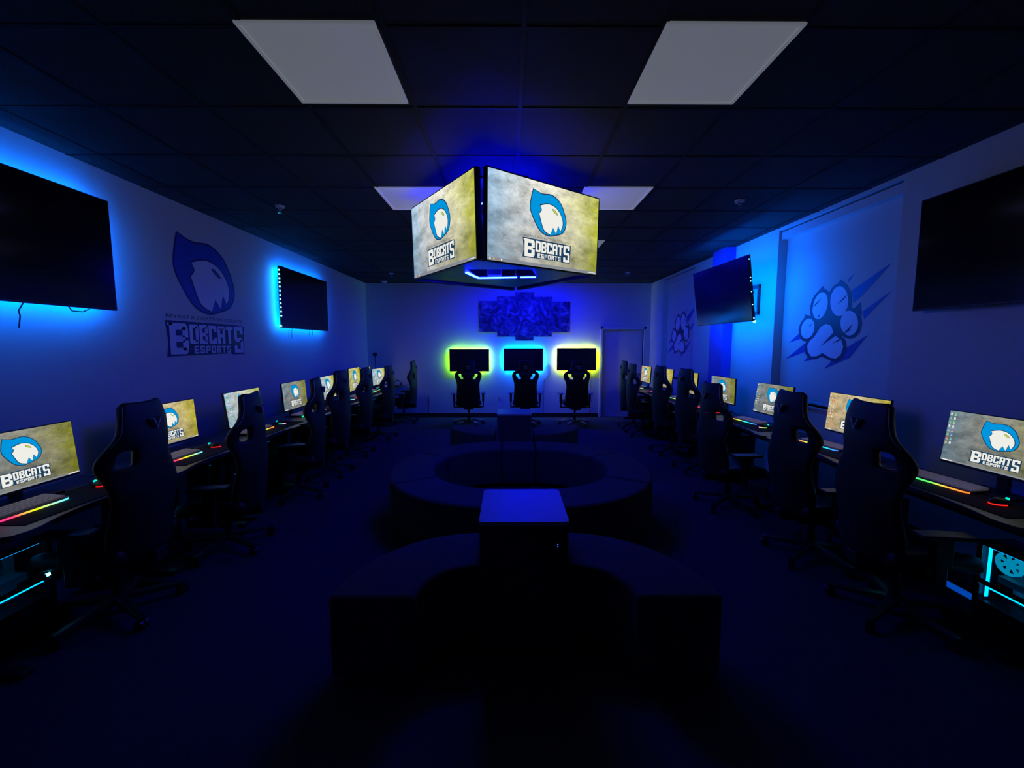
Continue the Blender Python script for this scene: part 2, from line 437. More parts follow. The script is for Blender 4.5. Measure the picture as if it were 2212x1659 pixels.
def crest(W, y):
    """plain generic crest: blue swoosh, white flame, lime leaf; slots navy, blue, white, lime"""
    a = MB()
    def q(p): return [(u*W, v*W) for u, v in p]
    def sm(pts, n=5):
        """closed smooth curve through the points; a point given with a third value stays sharp"""
        o = []; m = len(pts)
        for i in range(m):
            p0, p1, p2, p3 = (pts[(i+k-1) % m] for k in range(4))
            t1 = (0, 0) if len(p1) > 2 else ((p2[0]-p0[0])/2, (p2[1]-p0[1])/2)
            t2 = (0, 0) if len(p2) > 2 else ((p3[0]-p1[0])/2, (p3[1]-p1[1])/2)
            for k in range(n):
                t = k/n; h1 = 2*t**3-3*t*t+1; h2 = -2*t**3+3*t*t; h3 = t**3-2*t*t+t; h4 = t**3-t*t
                o.append(tuple(h1*p1[j]+h2*p2[j]+h3*t1[j]+h4*t2[j] for j in (0, 1)))
        return o
    def grow(pts, d):
        cx, cz = .0, .075; o = []
        for p in pts:
            dx, dz = p[0]-cx, p[1]-cz; ln = math.hypot(dx, dz); o.append((p[0]+dx/ln*d, p[1]+dz/ln*d))
        return o
    body = sm([(-.135, .225, 1), (-.06, .205), (.03, .212), (.105, .175), (.150, .105), (.165, .04), (.135, -.02), (.07, -.045), (.0, -.058), (-.07, -.035), (-.125, .03), (-.158, .095), (-.152, .16)])
    a.cur = 0; a.flat(q(grow(body, .008)), y)
    a.cur = 1; a.flat(q(body), y-.0005)
    flame = [(-.075, .128, 1), (.0, .150), (.070, .135), (.118, .090), (.135, .035), (.115, -.015, 1), (.092, .022, 1), (.075, -.040, 1), (.045, .000, 1), (.020, -.052, 1), (-.035, -.030), (-.062, .020, 1), (-.072, .045), (-.083, .075, 1), (-.062, .100)]
    a.cur = 0; a.flat(q([(p[0]*1.06-.002, (p[1]-.05)*1.07+.05) for p in sm(flame)]), y-.0010)
    a.cur = 2; a.flat(q(sm(flame)), y-.0015)
    a.cur = 0; a.flat(q(ell(.060, .108, .030, .009, -.55)), y-.0020)
    a.cur = 3; a.flat(q(ell(.060, .108, .026, .006, -.55)), y-.0025)
    return a
def small_text(body, size, y, name, m, parent, width):
    cu = bpy.data.curves.new(name, 'FONT'); cu.body = body; cu.size = size; cu.align_x = 'CENTER'
    tmp = bpy.data.objects.new('tmp_text', cu); C.objects.link(tmp)
    dg = bpy.context.evaluated_depsgraph_get(); me = bpy.data.meshes.new_from_object(tmp.evaluated_get(dg))
    bpy.data.objects.remove(tmp)
    xs = [v.co.x for v in me.vertices]; sc = width/(max(xs)-min(xs)); cx = (max(xs)+min(xs))/2
    for v in me.vertices: v.co = ((v.co.x-cx)*sc, y, v.co.y*size/size)
    me.name = name; me.materials.clear(); me.materials.append(M[m])
    o = bpy.data.objects.new(name, me); C.objects.link(o)
    if parent is not None: o.parent = parent
    return o
SCHOOL = 'BRYANT & STRATTON COLLEGE'
SCR_SLOTS = ['tv_navy', 'tv_blue', 'tv_white', 'tv_lime']
def screen_marks(W, scr, y, tvset=SCR_SLOTS, grey='tv_grey'):
    obj('crest', crest(W, y), tvset, scr)
    obj('lettering', lettering(W, y), [tvset[0], tvset[2]], scr)
    tx = small_text(SCHOOL, .019*W, y, 'school_name', grey, scr, .43*W)
    for v in tx.data.vertices: v.co.z += -.092*W
def icon_grid(W, Hh, cols, rows, y):
    a = MB(); rnd = random.Random(3)
    for c in range(cols):
        for r in range(rows):
            a.cur = rnd.choice([0, 0, 1, 2, 3, 4])
            cx = -W/2+.014*W+c*.040*W; cz = Hh/2-.025*W-r*.046*W
            a.rect(cx, cx+.016*W, cz-.018*W, cz, y)
            a.cur = 0; a.rect(cx-.003*W, cx+.020*W, cz-.026*W, cz-.022*W, y)
    return a
ICONS = ['icon_white', 'icon_blue', 'icon_red', 'icon_green', 'icon_amber']

# ------------------------------------------------------------------ left wall team graphic
t = thing('wall_decal', 'large blue and white team emblem with lettering on the left wall', 'wall decal', (XL+.0015, 4.54, 2.165), PI/2)
Wd = 2.62
cs = MB(); cs0 = crest(Wd, 0)
obj('crest', cs0, ['decal_navy', 'decal_blue', 'decal_white', 'decal_grey'], t)
obj('lettering', lettering(Wd, 0), ['decal_navy', 'decal_white'], t)
tx = small_text(SCHOOL, .019*Wd, 0, 'school_name', 'decal_navy', t, .43*Wd)
for v in tx.data.vertices: v.co.z += -.090*Wd

# ------------------------------------------------------------------ right wall: roller shades with paw print
def paw(y):
    a = MB()
    def q(p): return [((x_-465)/380*.83, (1337-z_)/525*.82) for x_, z_ in p]
    a.cur = 1
    for p in ([(775, 1032), (588, 1150), (600, 1228), (640, 1195)], [(782, 1188), (655, 1285), (662, 1335)], [(688, 1428), (560, 1520), (455, 1648), (600, 1570)],
              [(280, 1392), (192, 1472), (285, 1442)], [(325, 1468), (168, 1598), (325, 1535)], [(592, 1052), (562, 1080), (566, 1100)], [(340, 1575), (315, 1606), (375, 1592)]):
        a.flat(q(p), y)
    a.cur = 0
    toes = [(328, 1373, 47, 71, .12), (403, 1222, 48, 90, .10), (520, 1208, 52, 96, -.12), (586, 1352, 48, 78, -.16)]
    for i_, (cx, cz, rx, rz, ro) in enumerate(toes): a.flat(q(ell(cx, cz, rx+18, rz+20, ro)), y-.0004-.00005*i_)
    for p in ([(355, 1150), (413, 1090), (432, 1135)], [(480, 1135), (520, 1070), (565, 1120)], [(598, 1275), (636, 1232), (650, 1310)], [(288, 1330), (303, 1268), (340, 1288)]):
        a.flat(q(p), y-.0006)
    pad = [(375, 1437), (398, 1400), (415, 1368), (450, 1348), (482, 1362), (498, 1400), (512, 1428), (548, 1455), (563, 1500), (552, 1550), (525, 1577), (490, 1572), (440, 1542), (402, 1566), (365, 1568), (340, 1535), (333, 1492), (350, 1458)]
    cx, cz = 450, 1465
    big = []
    for px, pz in pad:
        dx, dz = px-cx, pz-cz; ln = math.hypot(dx, dz); big.append((px+dx/ln*22, pz+dz/ln*24))
    a.flat(q(big), y-.0007)
    a.flat(q(ell(455, 1335, 86, 66)), y-.0009)
    a.flat(q(ell(378, 1395, 44, 44)), y-.0010); a.flat(q(ell(525, 1395, 48, 48)), y-.0011)
    a.cur = 2
    for cx, cz, rx, rz, ro in toes: a.flat(q(ell(cx, cz, rx, rz, ro)), y-.0014)
    a.flat(q(pad), y-.0014)
    a.cur = 0
    for p in ([(415, 1165), (352, 1226), (378, 1212)], [(572, 1162), (508, 1228), (545, 1205)], [(500, 1406), (424, 1498), (520, 1425)], [(548, 1440), (495, 1482), (540, 1460)], [(606, 1358), (548, 1428), (592, 1400)], [(362, 1335), (335, 1358), (350, 1355)], [(410, 1275), (388, 1300), (402, 1296)]):
        a.flat(q(p), y-.0020)
    return a
def shade(y0, y1, pc, label):
    t = thing('roller_shade', label, 'window shade', (XR+RD, (y0+y1)/2, RS), -PI/2, 'roller shades with paw prints')
    hw = (y1-y0)/2-.006
    obj('shade_cloth', MB().box(-hw, hw, 0, .004, .02, 2.0-RS+1.0), 'shade_cloth', t)
    obj('valance', MB().box(-hw, hw, -.075, .02, 2.915-RS, 3.0-RS), 'casing_paint', t, bevel=.004)
    obj('hem_bar', MB().box(-hw, hw, -.008, .010, .004, .03), 'casing_paint', t, bevel=.003)
    obj('paw_print', paw(0), ['decal_navy', 'decal_blue', 'decal_white'], t, loc=((y0+y1)/2-pc, -.002, 1.905-RS))
for nme, a, b in (('window_1', 3.50, 5.075), ('window_2', 7.285, 8.80)):
    mb = MB(); mb.box(XR+.15, XR+.22, a, a+.05, RS, 3.02).box(XR+.15, XR+.22, b-.05, b, RS, 3.02).box(XR+.15, XR+.22, a+.05, b-.05, RS, RS+.05).box(XR+.15, XR+.22, a+.05, b-.05, 2.97, 3.02)
    struct(nme, mb, 'casing_paint')
struct('trim_2', MB().box(XR-.012, XR+.14, 3.49, 5.085, RS-.02, RS).box(XR-.012, XR+.14, 7.275, 8.81, RS-.02, RS), 'casing_paint')
shade(3.50, 5.075, 4.34, 'pale roller shade with large paw print, nearer on the right wall')
shade(7.285, 8.80, 8.10, 'pale roller shade with paw print, farther along the right wall')

# ------------------------------------------------------------------ big televisions
def led_loop(W, Hh, y, r, inset=.03, skip_left=False):
    a = MB(); w2, h2 = W/2-inset, Hh/2-inset
    a.box(-w2, w2, y-r, y+r, h2-r, h2+r).box(-w2, w2, y-r, y+r, -h2-r, -h2+r)
    a.box(w2-r, w2+r, y-r, y+r, -h2, h2)
    if not skip_left: a.box(-w2-r, -w2+r, y-r, y+r, -h2, h2)
    return a
def television(name, label, loc, rz, W, Hh, led=None, gap=.06, rx=0, group=None, skip_left=False, screen='gloss_screen', inset=.03, lr=.005):
    """front face at local y=0, body reaches back to y=.035, led strip behind"""
    t = thing(name, label, 'television', loc, rz, group, rx)
    obj('housing', MB().box(-W/2, W/2, .0, .032, -Hh/2, Hh/2).box(-W*.32, W*.32, .032, .05, -Hh*.36, Hh*.25), 'black_plastic', t, bevel=.003)
    obj('screen', MB().box(-W/2+.008, W/2-.008, -.0015, .001, -Hh/2+.014, Hh/2-.008), screen, t)
    if led: obj('led_strip', led_loop(W, Hh, .040, lr, inset, skip_left), led, t)
    obj('wall_bracket', MB().box(-.25, .25, .05, .05+gap-.05 if gap > .055 else .056, -.12, .12), 'black_metal', t)
    return t
LW = 'wall televisions along the side walls'
ta = television('wall_television', 'large dark wall television with blue glow, at the left edge', (XL+.115, 2.65, 2.36), PI/2, 1.44, .84, 'led_azure', .115, group=LW, inset=.05)
obj('cable', MB().tube([(.10, .03, -.42), (.095, .06, -.47), (.11, .07, -.50), (.10, .075, -.58)], .004), 'black_plastic', ta)
obj('cable', MB().tube([(.38, .03, -.42), (.42, .05, -.445), (.50, .05, -.445), (.53, .03, -.42)], .004), 'black_plastic', ta)
tb = television('wall_television', 'dark wall television with dotted blue lights right of the team emblem', (XL+.105, 6.54, 2.325), PI/2, 1.465, .84, 'led_azure', .105, group=LW, inset=.05, skip_left=True)
dl = MB()
for i in range(12):
    z_ = .36-i*.056
    dl.box(-.7375-.012, -.7375-.002, -.002, .012, z_-.008, z_+.008)
dl.box(-.7375-.020, -.7375-.002, .010, .030, -.405, -.385)
obj('led_dots', dl, 'led_azure_dot', tb)
obj('led_strip', MB().box(-.70, -.692, .036, .045, -.39, .39), 'led_azure', tb)
for x_ in (-.5, -.42, .12, .22):
    obj('cable', MB().tube([(x_, .03, -.41), (x_+.02, .05, -.46), (x_+.05, .07, -.50 if x_ > 0 else -.56)], .003), 'black_plastic', tb)
television('wall_television', 'large switched off black television at the upper right edge, no glow', (XR-.075, 2.53, 2.345), -PI/2, 1.46, .83, None, .075, group=LW)
td = television('wall_television', 'dark television on a swing arm in front of the blue column', (2.77, 5.555, 2.325), -1.5355, 1.33, .765, 'led_azure_wide', .055, rx=-.133*-1, group=LW, inset=.075)
td.rotation_euler = (.133, 0, -1.5355)
dd = MB()
for z_ in (.33, .12, .08, -.04, -.19): dd.box(.663, .669, .006, .014, z_-.005, z_+.005)
dd.box(.64, .672, .018, .03, -.40, -.378).box(.655, .668, .01, .02, -.355, -.34)
obj('led_dots', dd, 'led_azure_dot', td)
t = thing('swing_arm_bracket', 'black metal swing arm wall bracket behind the tilted right television', 'bracket', (XR, 5.40, 2.25))
obj('wall_plate', MB().box(-.022, 0, -.02, .02, -.19, .19).box(-.022, 0, .20, .24, -.19, .19).box(-.03, 0, -.02, .24, .15, .19).box(-.03, 0, -.02, .24, -.19, -.15), 'black_metal', t, bevel=.002)
obj('arm', MB().tube([(-.02, .11, .1), (-.20, .02, .1), (-.36, .14, .1)], .016).tube([(-.02, .11, -.06), (-.20, .02, -.06), (-.36, .14, -.06)], .016), 'black_metal', t)

# ------------------------------------------------------------------ hanging screen cluster
TW, TH = 1.107, .623
HG = 'four screens hanging in a square'
CC = Vector((-.07, 3.78, 2.592))
def hanging(label, loc, rz, tilt=.025):
    t = thing('hanging_television', label, 'television', loc, rz, HG, tilt)
    fr = MB(); a, b = TW/2+.013, TH/2+.012
    fr.box(-a, a, .001, .05, -b, b)
    obj('housing', fr, 'black_plastic', t, bevel=.004)
    s = obj('screen', MB().box(-TW/2, TW/2, -.002, .002, -TH/2, TH/2), 'screen_tv', t)
    screen_marks(TW, s, -.004)
    tb_ = MB(); tb_.cur = 0; tb_.rect(-TW/2, TW/2, -TH/2, -TH/2+.022, -.0035)
    for i, c_ in enumerate((1, 4, 2, 1)):
        tb_.cur = c_; tb_.flat(ell(-TW/2+.02+.033*i, -TH/2+.012, .007, .007, n=10), -.0042)
    tb_.cur = 1; tb_.rect(TW/2-.10, TW/2-.015, -TH/2+.008, -TH/2+.013, -.0042)
    obj('taskbar', tb_, ['taskbar', 'icon_white', 'icon_red', 'icon_green', 'icon_amber'], s)
    return t
AR = .616
h1 = hanging('lit hanging screen facing left, narrower of the two bright ones', (-.566, 3.52, 2.60), AR-PI/2+.006)
h2 = dup(h1, 'lit hanging screen facing right, wider of the two bright ones', (.301, 3.34, 2.585), AR, .025)
# far pair, seen from behind
for k, (lb, rz) in enumerate((('far hanging screen turned to the back wall, right side, seen from underneath', AR+PI/2), ('far hanging screen turned to the back wall, left side, seen from underneath', AR+PI))):
    n_ = Vector((math.sin(rz), -math.cos(rz), 0)); dup(h1, lb, tuple(CC+n_*(.68+.02*k)+Vector((math.cos(rz), math.sin(rz), 0))*(.05-.10*k)), rz, .025)
t = thing('ceiling_mount', 'black ceiling mount frame with glowing blue led strips under the hanging screens', 'mount', (CC.x, CC.y, 2.28))
rot = Matrix.Rotation(AR, 4, 'Z')
# underside plate with a window
op = [(-.27, -.33), (.25, -.33), (.32, .03), (.16, .05), (-.22, .09), (-.30, -.15)]
ring_o = [tuple((rot @ Vector((x_, y_, 0)))[:2]) for x_, y_ in ((-.53, -.53), (.53, -.53), (.53, .53), (-.53, .53))]
pl = MB()
hw = [(-.27, -.33), (.25, -.33), (.32, .03), (-.22, .09)]
def quad(a, b, c, e):
    pl.prism([a, b, c, e], .0, .012)
near, right, far, left = ring_o[0], ring_o[1], ring_o[2], ring_o[3]
quad(near, right, hw[1], hw[0]); quad(right, far, hw[2], hw[1]); quad(far, left, hw[3], hw[2]); quad(left, near, hw[0], hw[3])
obj('bottom_plate', pl, 'black_metal', t)
obj('pole', MB().box(-.12, -.0, -.08, .04, .0, H-2.28), 'grey_pad', t, bevel=.004)
obj('ceiling_plate', MB().box(-.22, .22, -.22, .22, H-2.28-.02, H-2.28), 'black_metal', t)
ar = MB()
for k in range(4):
    mt = Matrix.Rotation(AR+k*PI/2, 4, 'Z'); ar.box(-.04, .04, .06, (.655, .508, .524, .635)[k], .40, .48, mt)
obj('cross_arm', ar, 'black_metal', t)
def strip(p, q_, z=.0):
    a = MB(); p = Vector((*p, z)); q_ = Vector((*q_, z)); n_ = max(1, int((q_-p).length/.011))
    d_ = (q_-p)/n_; s_ = d_.cross(Vector((0, 0, 1))).normalized()*.011
    for i in range(n_):
        c0 = p+d_*(i+.08); c1 = p+d_*(i+.92)
        vs = [c0-s_, c1-s_, c1+s_, c0+s_]; vs = vs+[v+Vector((0, 0, .010)) for v in vs]
        a.add([tuple(v) for v in vs], [(0, 3, 2, 1), (4, 5, 6, 7), (0, 1, 5, 4), (1, 2, 6, 5), (2, 3, 7, 6), (3, 0, 4, 7)])
    return a
for p, q_ in (((-.29, -.20), (-.21, .08)), ((-.21, .085), (.14, .045)), ((.17, .045), (.31, .03))):
    obj('led_strip', strip(p, q_, -.010), 'led_deep', t)
# strips above, lighting the ceiling
up = MB()
for k in range(4):
    mt = Matrix.Rotation(AR+k*PI/2, 4, 'Z'); up.box(-.22, .22, .225, .232, H-2.28-.21, H-2.28-.20, mt)
obj('upper_led_strip', up, 'led_deep_up', t)
obj('screw_cap', MB().cyl((-.42, -.10, -.004), (-.42, -.10, 0), .014).cyl((.10, -.50, -.004), (.10, -.50, 0), .014).cyl((.45, .05, -.004), (.45, .05, 0), .014).cyl((.02, .52, -.004), (.02, .52, 0), .014), 'grey_pad', t)
obj('hanging_cable', MB().tube([(.10, -.45, .62), (.10, -.45, H-2.28)], .003), 'grey_pad', t)

# unseen blue led bar, added beyond the hanging screens to wash the far wall
t = thing('added_led_bar', 'added unseen blue led bar on the ceiling between hanging screens and far wall', 'light', (.42, 8.55, H))
obj('housing', MB().box(-.92, .92, -.03, .03, -.020, 0), 'black_metal', t, bevel=.002)
obj('led_strip', MB().box(-.90, .90, -.020, .020, -.024, -.0205), 'added_deep_bar', t)

# ------------------------------------------------------------------ far wall: three screens, picture, outlets
FM = []; OL = []
FW = 'three backlit screens on the far wall'
for lb, x0, x1, z0, z1, led, scr in (
    ('dark far wall screen with lime green glow, left of the three', -1.36, -.456, 1.068, 1.573, 'led_lime', 'satin_screen'),
    ('dark far wall screen with cyan glow under the picture', -.127, .774, 1.078, 1.590, 'led_cyan', 'satin_screen'),
    ('dark far wall screen with yellow glow beside the door', 1.087, 1.985, 1.086, 1.596, 'led_yellow', 'satin_screen')):
    k = .9945
    mo_ = television('wall_monitor', lb, ((x0+x1)/2*k, YF-.085, 1.67+((z0+z1)/2-1.67)*k), 0, (x1-x0)*k, (z1-z0)*k, led, .085, group=FW, screen=scr, inset=.035, lr=.004); mo_['category'] = 'monitor'; FM.append(mo_)
PG = 'five canvases making one picture'
cw = 2.067/5
for i, (lb, top, bot) in enumerate((
    ('leftmost short canvas of the five panel dark picture', 2.650, 1.958), ('second canvas from the left in the five panel picture', 2.750, 1.857),
    ('tall middle canvas of the five panel picture', 2.850, 1.765), ('fourth canvas from the left in the five panel picture', 2.745, 1.857),
    ('rightmost short canvas of the five panel dark picture', 2.640, 1.948))):
    x0 = -.688+i*cw
    t = thing('canvas_panel', lb, 'picture', (x0+cw/2, YF, bot), 0, PG)
    hh = top-bot
    obj('stretcher', MB().box(-cw/2+.002, cw/2-.002, -.028, 0, 0, hh), 'canvas_edge', t)
    obj('print', MB().box(-cw/2+.003, cw/2-.003, -.030, -.0275, .003, hh-.003), 'art_print', t)
def outlet(lb, x_, z_):
    t = thing('wall_outlet', lb, 'outlet', (x_, YF, z_), 0, 'far wall outlets')
    obj('cover_plate', MB().box(-.037, .037, -.007, 0, -.06, .06), 'white_plastic', t, bevel=.002)
    obj('socket', MB().box(-.017, .017, -.009, -.006, .008, .04).box(-.017, .017, -.009, -.006, -.04, -.008), 'grey_pad', t)
    OL.append(t)
outlet('pale wall outlet between the left and middle backlit screens', -.225, .47)
outlet('wall outlet low on far wall, left of the lime backlit screen', -1.85, .47)
def cord_on(par, pts, r):
    bpy.context.view_layer.update(); inv = par.matrix_world.inverted()
    obj('power_cord', MB().tube([tuple(inv @ Vector(p)) for p in pts], r), 'black_plastic', par)
cord_on(FM[1], [(.80, YF-.02, 1.12), (.92, YF-.01, 1.22), (.955, YF-.008, 1.12), (.93, YF-.006, .98), (.86, YF-.006, .90), (.80, YF-.006, .86), (.79, YF-.006, .12)], .004)
cord_on(FM[2], [(1.86, YF-.02, 1.10), (1.88, YF-.008, .95), (1.86, YF-.006, .5), (1.86, YF-.006, .1)], .004)
cord_on(OL[1], [(-1.85, YF-.012, .44), (-1.86, YF-.01, .3), (-1.86, YF-.006, .1)], .006)
t = thing('camera_stand', 'small dark camera on a thin pole behind the last left desk', 'camera', (-2.98, 9.30, .76))
obj('pole', MB().cyl((0, 0, 0), (0, 0, .60), .008).cyl((0, 0, 0), (0, 0, .012), .06), 'black_metal', t)
obj('clamp', MB().box(-.018, .018, -.018, .018, .57, .62), 'grey_pad', t, bevel=.003)
obj('camera_head', MB().cyl((0, -.04, .70), (0, .04, .70), .042, n=20).cyl((0, 0, .62), (0, 0, .66), .01), 'black_plastic', t)

# ------------------------------------------------------------------ gaming chairs
def chair(name, label, cat, kind, group):
    t = thing(name, label, cat, (0, 0, 0), 0, group)
    # backrest sheet with two slots
    if kind == 'far':
        prof = [(.42, .17), (.50, .225), (.60, .236), (.72, .226), (.84, .215), (.93, .230), (.98, .252), (1.00, .258), (1.03, .264), (1.06, .266), (1.09, .262), (1.12, .235), (1.155, .172), (1.19, .135), (1.25, .122), (1.31, .116), (1.345, .108), (1.36, .085)]
    else:
        prof = [(.42, .19), (.50, .24), (.60, .252), (.72, .252), (.84, .252), (.93, .257), (.98, .262), (1.00, .264), (1.03, .262), (1.06, .256), (1.09, .242), (1.12, .222), (1.155, .198), (1.19, .182), (1.25, .170), (1.31, .156), (1.345, .146), (1.358, .130)]
    NC = 16
    def yb(s_, z_, w_):
        # wings reach forward at the shoulders and hips, headrest leans in
        wing = .105*math.exp(-((z_-1.02)/.13)**2)+.085*math.exp(-((z_-.58)/.18)**2)+.03
        return -.235+wing*abs(s_)**2.4-.03*math.sin((z_-.42)*3.0)+.02*max(0, z_-1.15)/.2
    bk = MB(); vs = []; fs = []
    for z_, w_ in prof:
        for j in range(NC+1):
            s_ = -1+2*j/NC; vs.append((s_*w_, yb(s_, z_, w_), z_))
    for i in range(len(prof)-1):
        zc = (prof[i][0]+prof[i+1][0])/2
        for j in range(NC):
            sc = abs(-1+2*(j+.5)/NC)
            lim = (.46, .76) if zc > 1.02 else (.38, .62)
            if kind == 'row': lim = (.50, .70) if zc > 1.0 and zc < 1.08 else (2, 2)
            if .985 < zc < 1.10 and lim[0] < sc < lim[1]: continue
            a = i*(NC+1)+j; fs.append((a, a+1, a+NC+2, a+NC+1))
    bk.add(vs, fs)
    b = obj('backrest', bk, 'vinyl', t, smooth=True, solid=.06, subsurf=1)
    # edge piping on the head section, mark on the back
    for sg in (-1, 1):
        pp = MB()
        pts = [(sg*(w_+.004), yb(1, z_, w_)-.028, z_) for z_, w_ in prof[11:17]]
        pp.tube(pts, .0035, n=6)
        obj('piping', pp, 'grey_pad', b)
    em = MB(); yy = -.305
    if kind == 'far':
        em.box(-.055, -.018, yy, yy+.03, 1.238, 1.252).box(.018, .055, yy, yy+.03, 1.238, 1.252).box(-.018, .018, yy, yy+.03, 1.225, 1.245).box(-.035, .035, yy, yy+.03, 1.198, 1.208)
        obj('back_emblem', em, 'grey_pad', b)
        st = MB().box(-.088, .088, yy+.0, yy+.04, 1.07, 1.112)
        obj('name_strip', st, 'desk_top', b, bevel=.004)
    else:
        for sg in (-1, 1):
            em.add([(sg*.036, yy, 1.258), (sg*.024, yy, 1.261), (sg*.003, yy, 1.212), (sg*.009, yy, 1.212), (sg*.036, yy+.03, 1.258), (sg*.024, yy+.03, 1.261), (sg*.003, yy+.03, 1.212), (sg*.009, yy+.03, 1.212)],
                   [(0, 1, 2, 3), (4, 7, 6, 5), (0, 4, 5, 1), (1, 5, 6, 2), (2, 6, 7, 3), (3, 7, 4, 0)])
        em.box(-.006, .006, yy, yy+.03, 1.194, 1.213)
        obj('back_emblem', em, 'grey_pad', b)
    # seat
    se = MB(); vs = []; fs = []; NX, NY = 10, 8
    for i in range(NY+1):
        y_ = -.22+.50*i/NY
        for j in range(NX+1):
            s_ = -1+2*j/NX; w_ = .265-.03*(1-math.cos((i/NY)*PI/2))
            z_ = .455+.055*abs(s_)**3-.035*max(0, (i/NY-.8)/.2)**2
            vs.append((s_*w_, y_, z_))
    for i in range(NY):
        for j in range(NX):
            a = i*(NX+1)+j; fs.append((a, a+1, a+NX+2, a+NX+1))
    se.add(vs, fs)
    obj('seat', se, 'vinyl', t, smooth=True, solid=.10, subsurf=1)
    obj('mechanism', MB().box(-.10, .10, -.14, .12, .345, .405).box(.10, .26, -.02, .0, .36, .375).box(-.05, .05, -.27, -.12, .36, .44), 'black_metal', t, bevel=.006)
    obj('gas_lift', MB().cyl((0, 0, .10), (0, 0, .22), .030).cyl((0, 0, .22), (0, 0, .35), .022), 'black_metal', t, smooth=False)
    for sg in (-1, 1):
        am = obj('armrest', MB().box(sg*.30-.022, sg*.30+.022, -.06, .03, .50, .665).box(sg*.30-.014, sg*.30+.014, -.045, .015, .39, .50).box(min(sg*.10, sg*.31), max(sg*.10, sg*.31), -.05, .02, .375, .40), 'black_plastic', t, bevel=.006)
        obj('arm_pad', MB().box(sg*.305-.046, sg*.305+.046, -.15, .12, .665, .692), 'grey_pad' if kind == 'far' else 'black_plastic', am, bevel=.009)
    sb = MB()
    for k in range(5):
        an = k*2*PI/5+PI/2+.0; m_ = Matrix.Rotation(an, 4, 'Z')
        vs = [(.02, -.032, .085), (.02, .032, .085), (.33, .020, .062), (.33, -.020, .062), (.02, -.026, .125), (.02, .026, .125), (.33, .015, .083), (.33, -.015, .083)]
        sb.add(vs, [(0, 1, 2, 3), (4, 7, 6, 5), (0, 3, 7, 4), (1, 5, 6, 2), (3, 2, 6, 7), (0, 4, 5, 1)], m_)
    sb.cyl((0, 0, .075), (0, 0, .135), .045, .038)
    st = obj('star_base', sb, 'black_plastic', t, bevel=.004)
    fp = MB()
    for k in range(5):
        m_ = Matrix.Rotation(k*2*PI/5+PI/2, 4, 'Z')
        fp.box(.20, .325, -.021, .021, .086, .093, m_)
    if kind == 'far':
        for k in range(5):
            fp2 = MB()
            m_ = Matrix.Rotation(k*2*PI/5+PI/2, 4, 'Z')
            fp2.add([(.19, -.024, .093), (.19, .024, .093), (.33, .019, .077), (.33, -.019, .077), (.19, -.022, .112), (.19, .022, .112), (.33, .016, .094), (.33, -.016, .094)],
                    [(0, 1, 2, 3), (4, 7, 6, 5), (0, 3, 7, 4), (1, 5, 6, 2), (3, 2, 6, 7), (0, 4, 5, 1)], m_)
            obj('foot_pad', fp2, 'pale_vinyl', st, bevel=.003)
    for k in range(5):
        an = k*2*PI/5+PI/2; cx, cy = .31*math.cos(an), .31*math.sin(an)
        c_ = MB(); tx_, ty_ = -math.sin(an+.4), math.cos(an+.4)
        for o_ in (-.014, .014):
            c_.cyl((cx+tx_*(o_-.009), cy+ty_*(o_-.009), .03), (cx+tx_*(o_+.009), cy+ty_*(o_+.009), .03), .03, n=14)
        c_.cyl((cx, cy, .03), (cx, cy, .066), .010, n=8)
        obj('caster', c_, 'black_plastic', t)
    return t
ORD = ['nearest the camera', 'second from the camera', 'third from the camera', 'fourth from the camera', 'fifth from the camera', 'sixth from the camera', 'seventh from the camera', 'eighth from the camera', 'ninth from the camera']
FG = 'gaming chairs facing the far wall'
fc = chair('gaming_chair', 'black gaming chair with pale feet before the lime glowing screen', 'chair', 'far', FG)
fc.location = (-.845, 8.62, 0); fc.rotation_euler = (0, 0, .06)
dup(fc, 'black gaming chair with pale feet before the cyan glowing screen', (.335, 8.62, 0), -.02)
dup(fc, 'black gaming chair with pale feet before the yellow glowing screen', (1.36, 8.55, 0), .62*0+.62*.1)
rc = None
def row_chair(label, x_, y_, rz, lift, group):
    global rc
    if rc is None:
        rc = chair('gaming_chair', label, 'chair', 'row', group); c_ = rc; c_.location = (x_, y_, 0); c_.rotation_euler = (0, 0, rz)
        row_chair.src = c_
    else:
        c_ = dup(row_chair.src, label, (x_, y_, 0), rz); c_['group'] = group
    for k in C.objects:
        if k.parent == c_ and k.name.split('.')[0] in ('backrest', 'seat', 'mechanism', 'armrest'):
            k.location.z = lift
    return c_
# (x,y of the back, wanted top height, yaw)
LC = [(-2.18, 2.51, 1.335, PI/2+.12), (-2.06, 3.38, 1.285, PI/2+.18), (-2.10, 4.62, 1.31, PI/2+.25), (-2.10, 5.30, 1.35, PI/2-.02), (-2.12, 6.28, 1.335, PI/2+.05), (-2.08, 7.35, 1.31, PI/2-.05), (-2.02, 8.95, 1.33, PI/2+.05)]
RC = [(2.12, 2.46, 1.335, -PI/2-.12), (2.12, 3.16, 1.32, -PI/2-.06), (2.02, 4.20, 1.29, -PI/2+.05), (2.27, 5.42, 1.364, -PI/2+.08), (2.26, 6.32, 1.358, -PI/2+.08), (2.22, 7.64, 1.33, -PI/2+.02), (2.26, 8.32, 1.355, -PI/2-.03)]
def put_row(lst, side, group, notes):
    for i, (bx, by, top, rz) in enumerate(lst):
        # back centre sits .26 behind the axis
        fx, fy = -math.sin(rz), math.cos(rz)
        row_chair(notes[i], bx+fx*.26, by+fy*.26, rz, top-1.362, group)
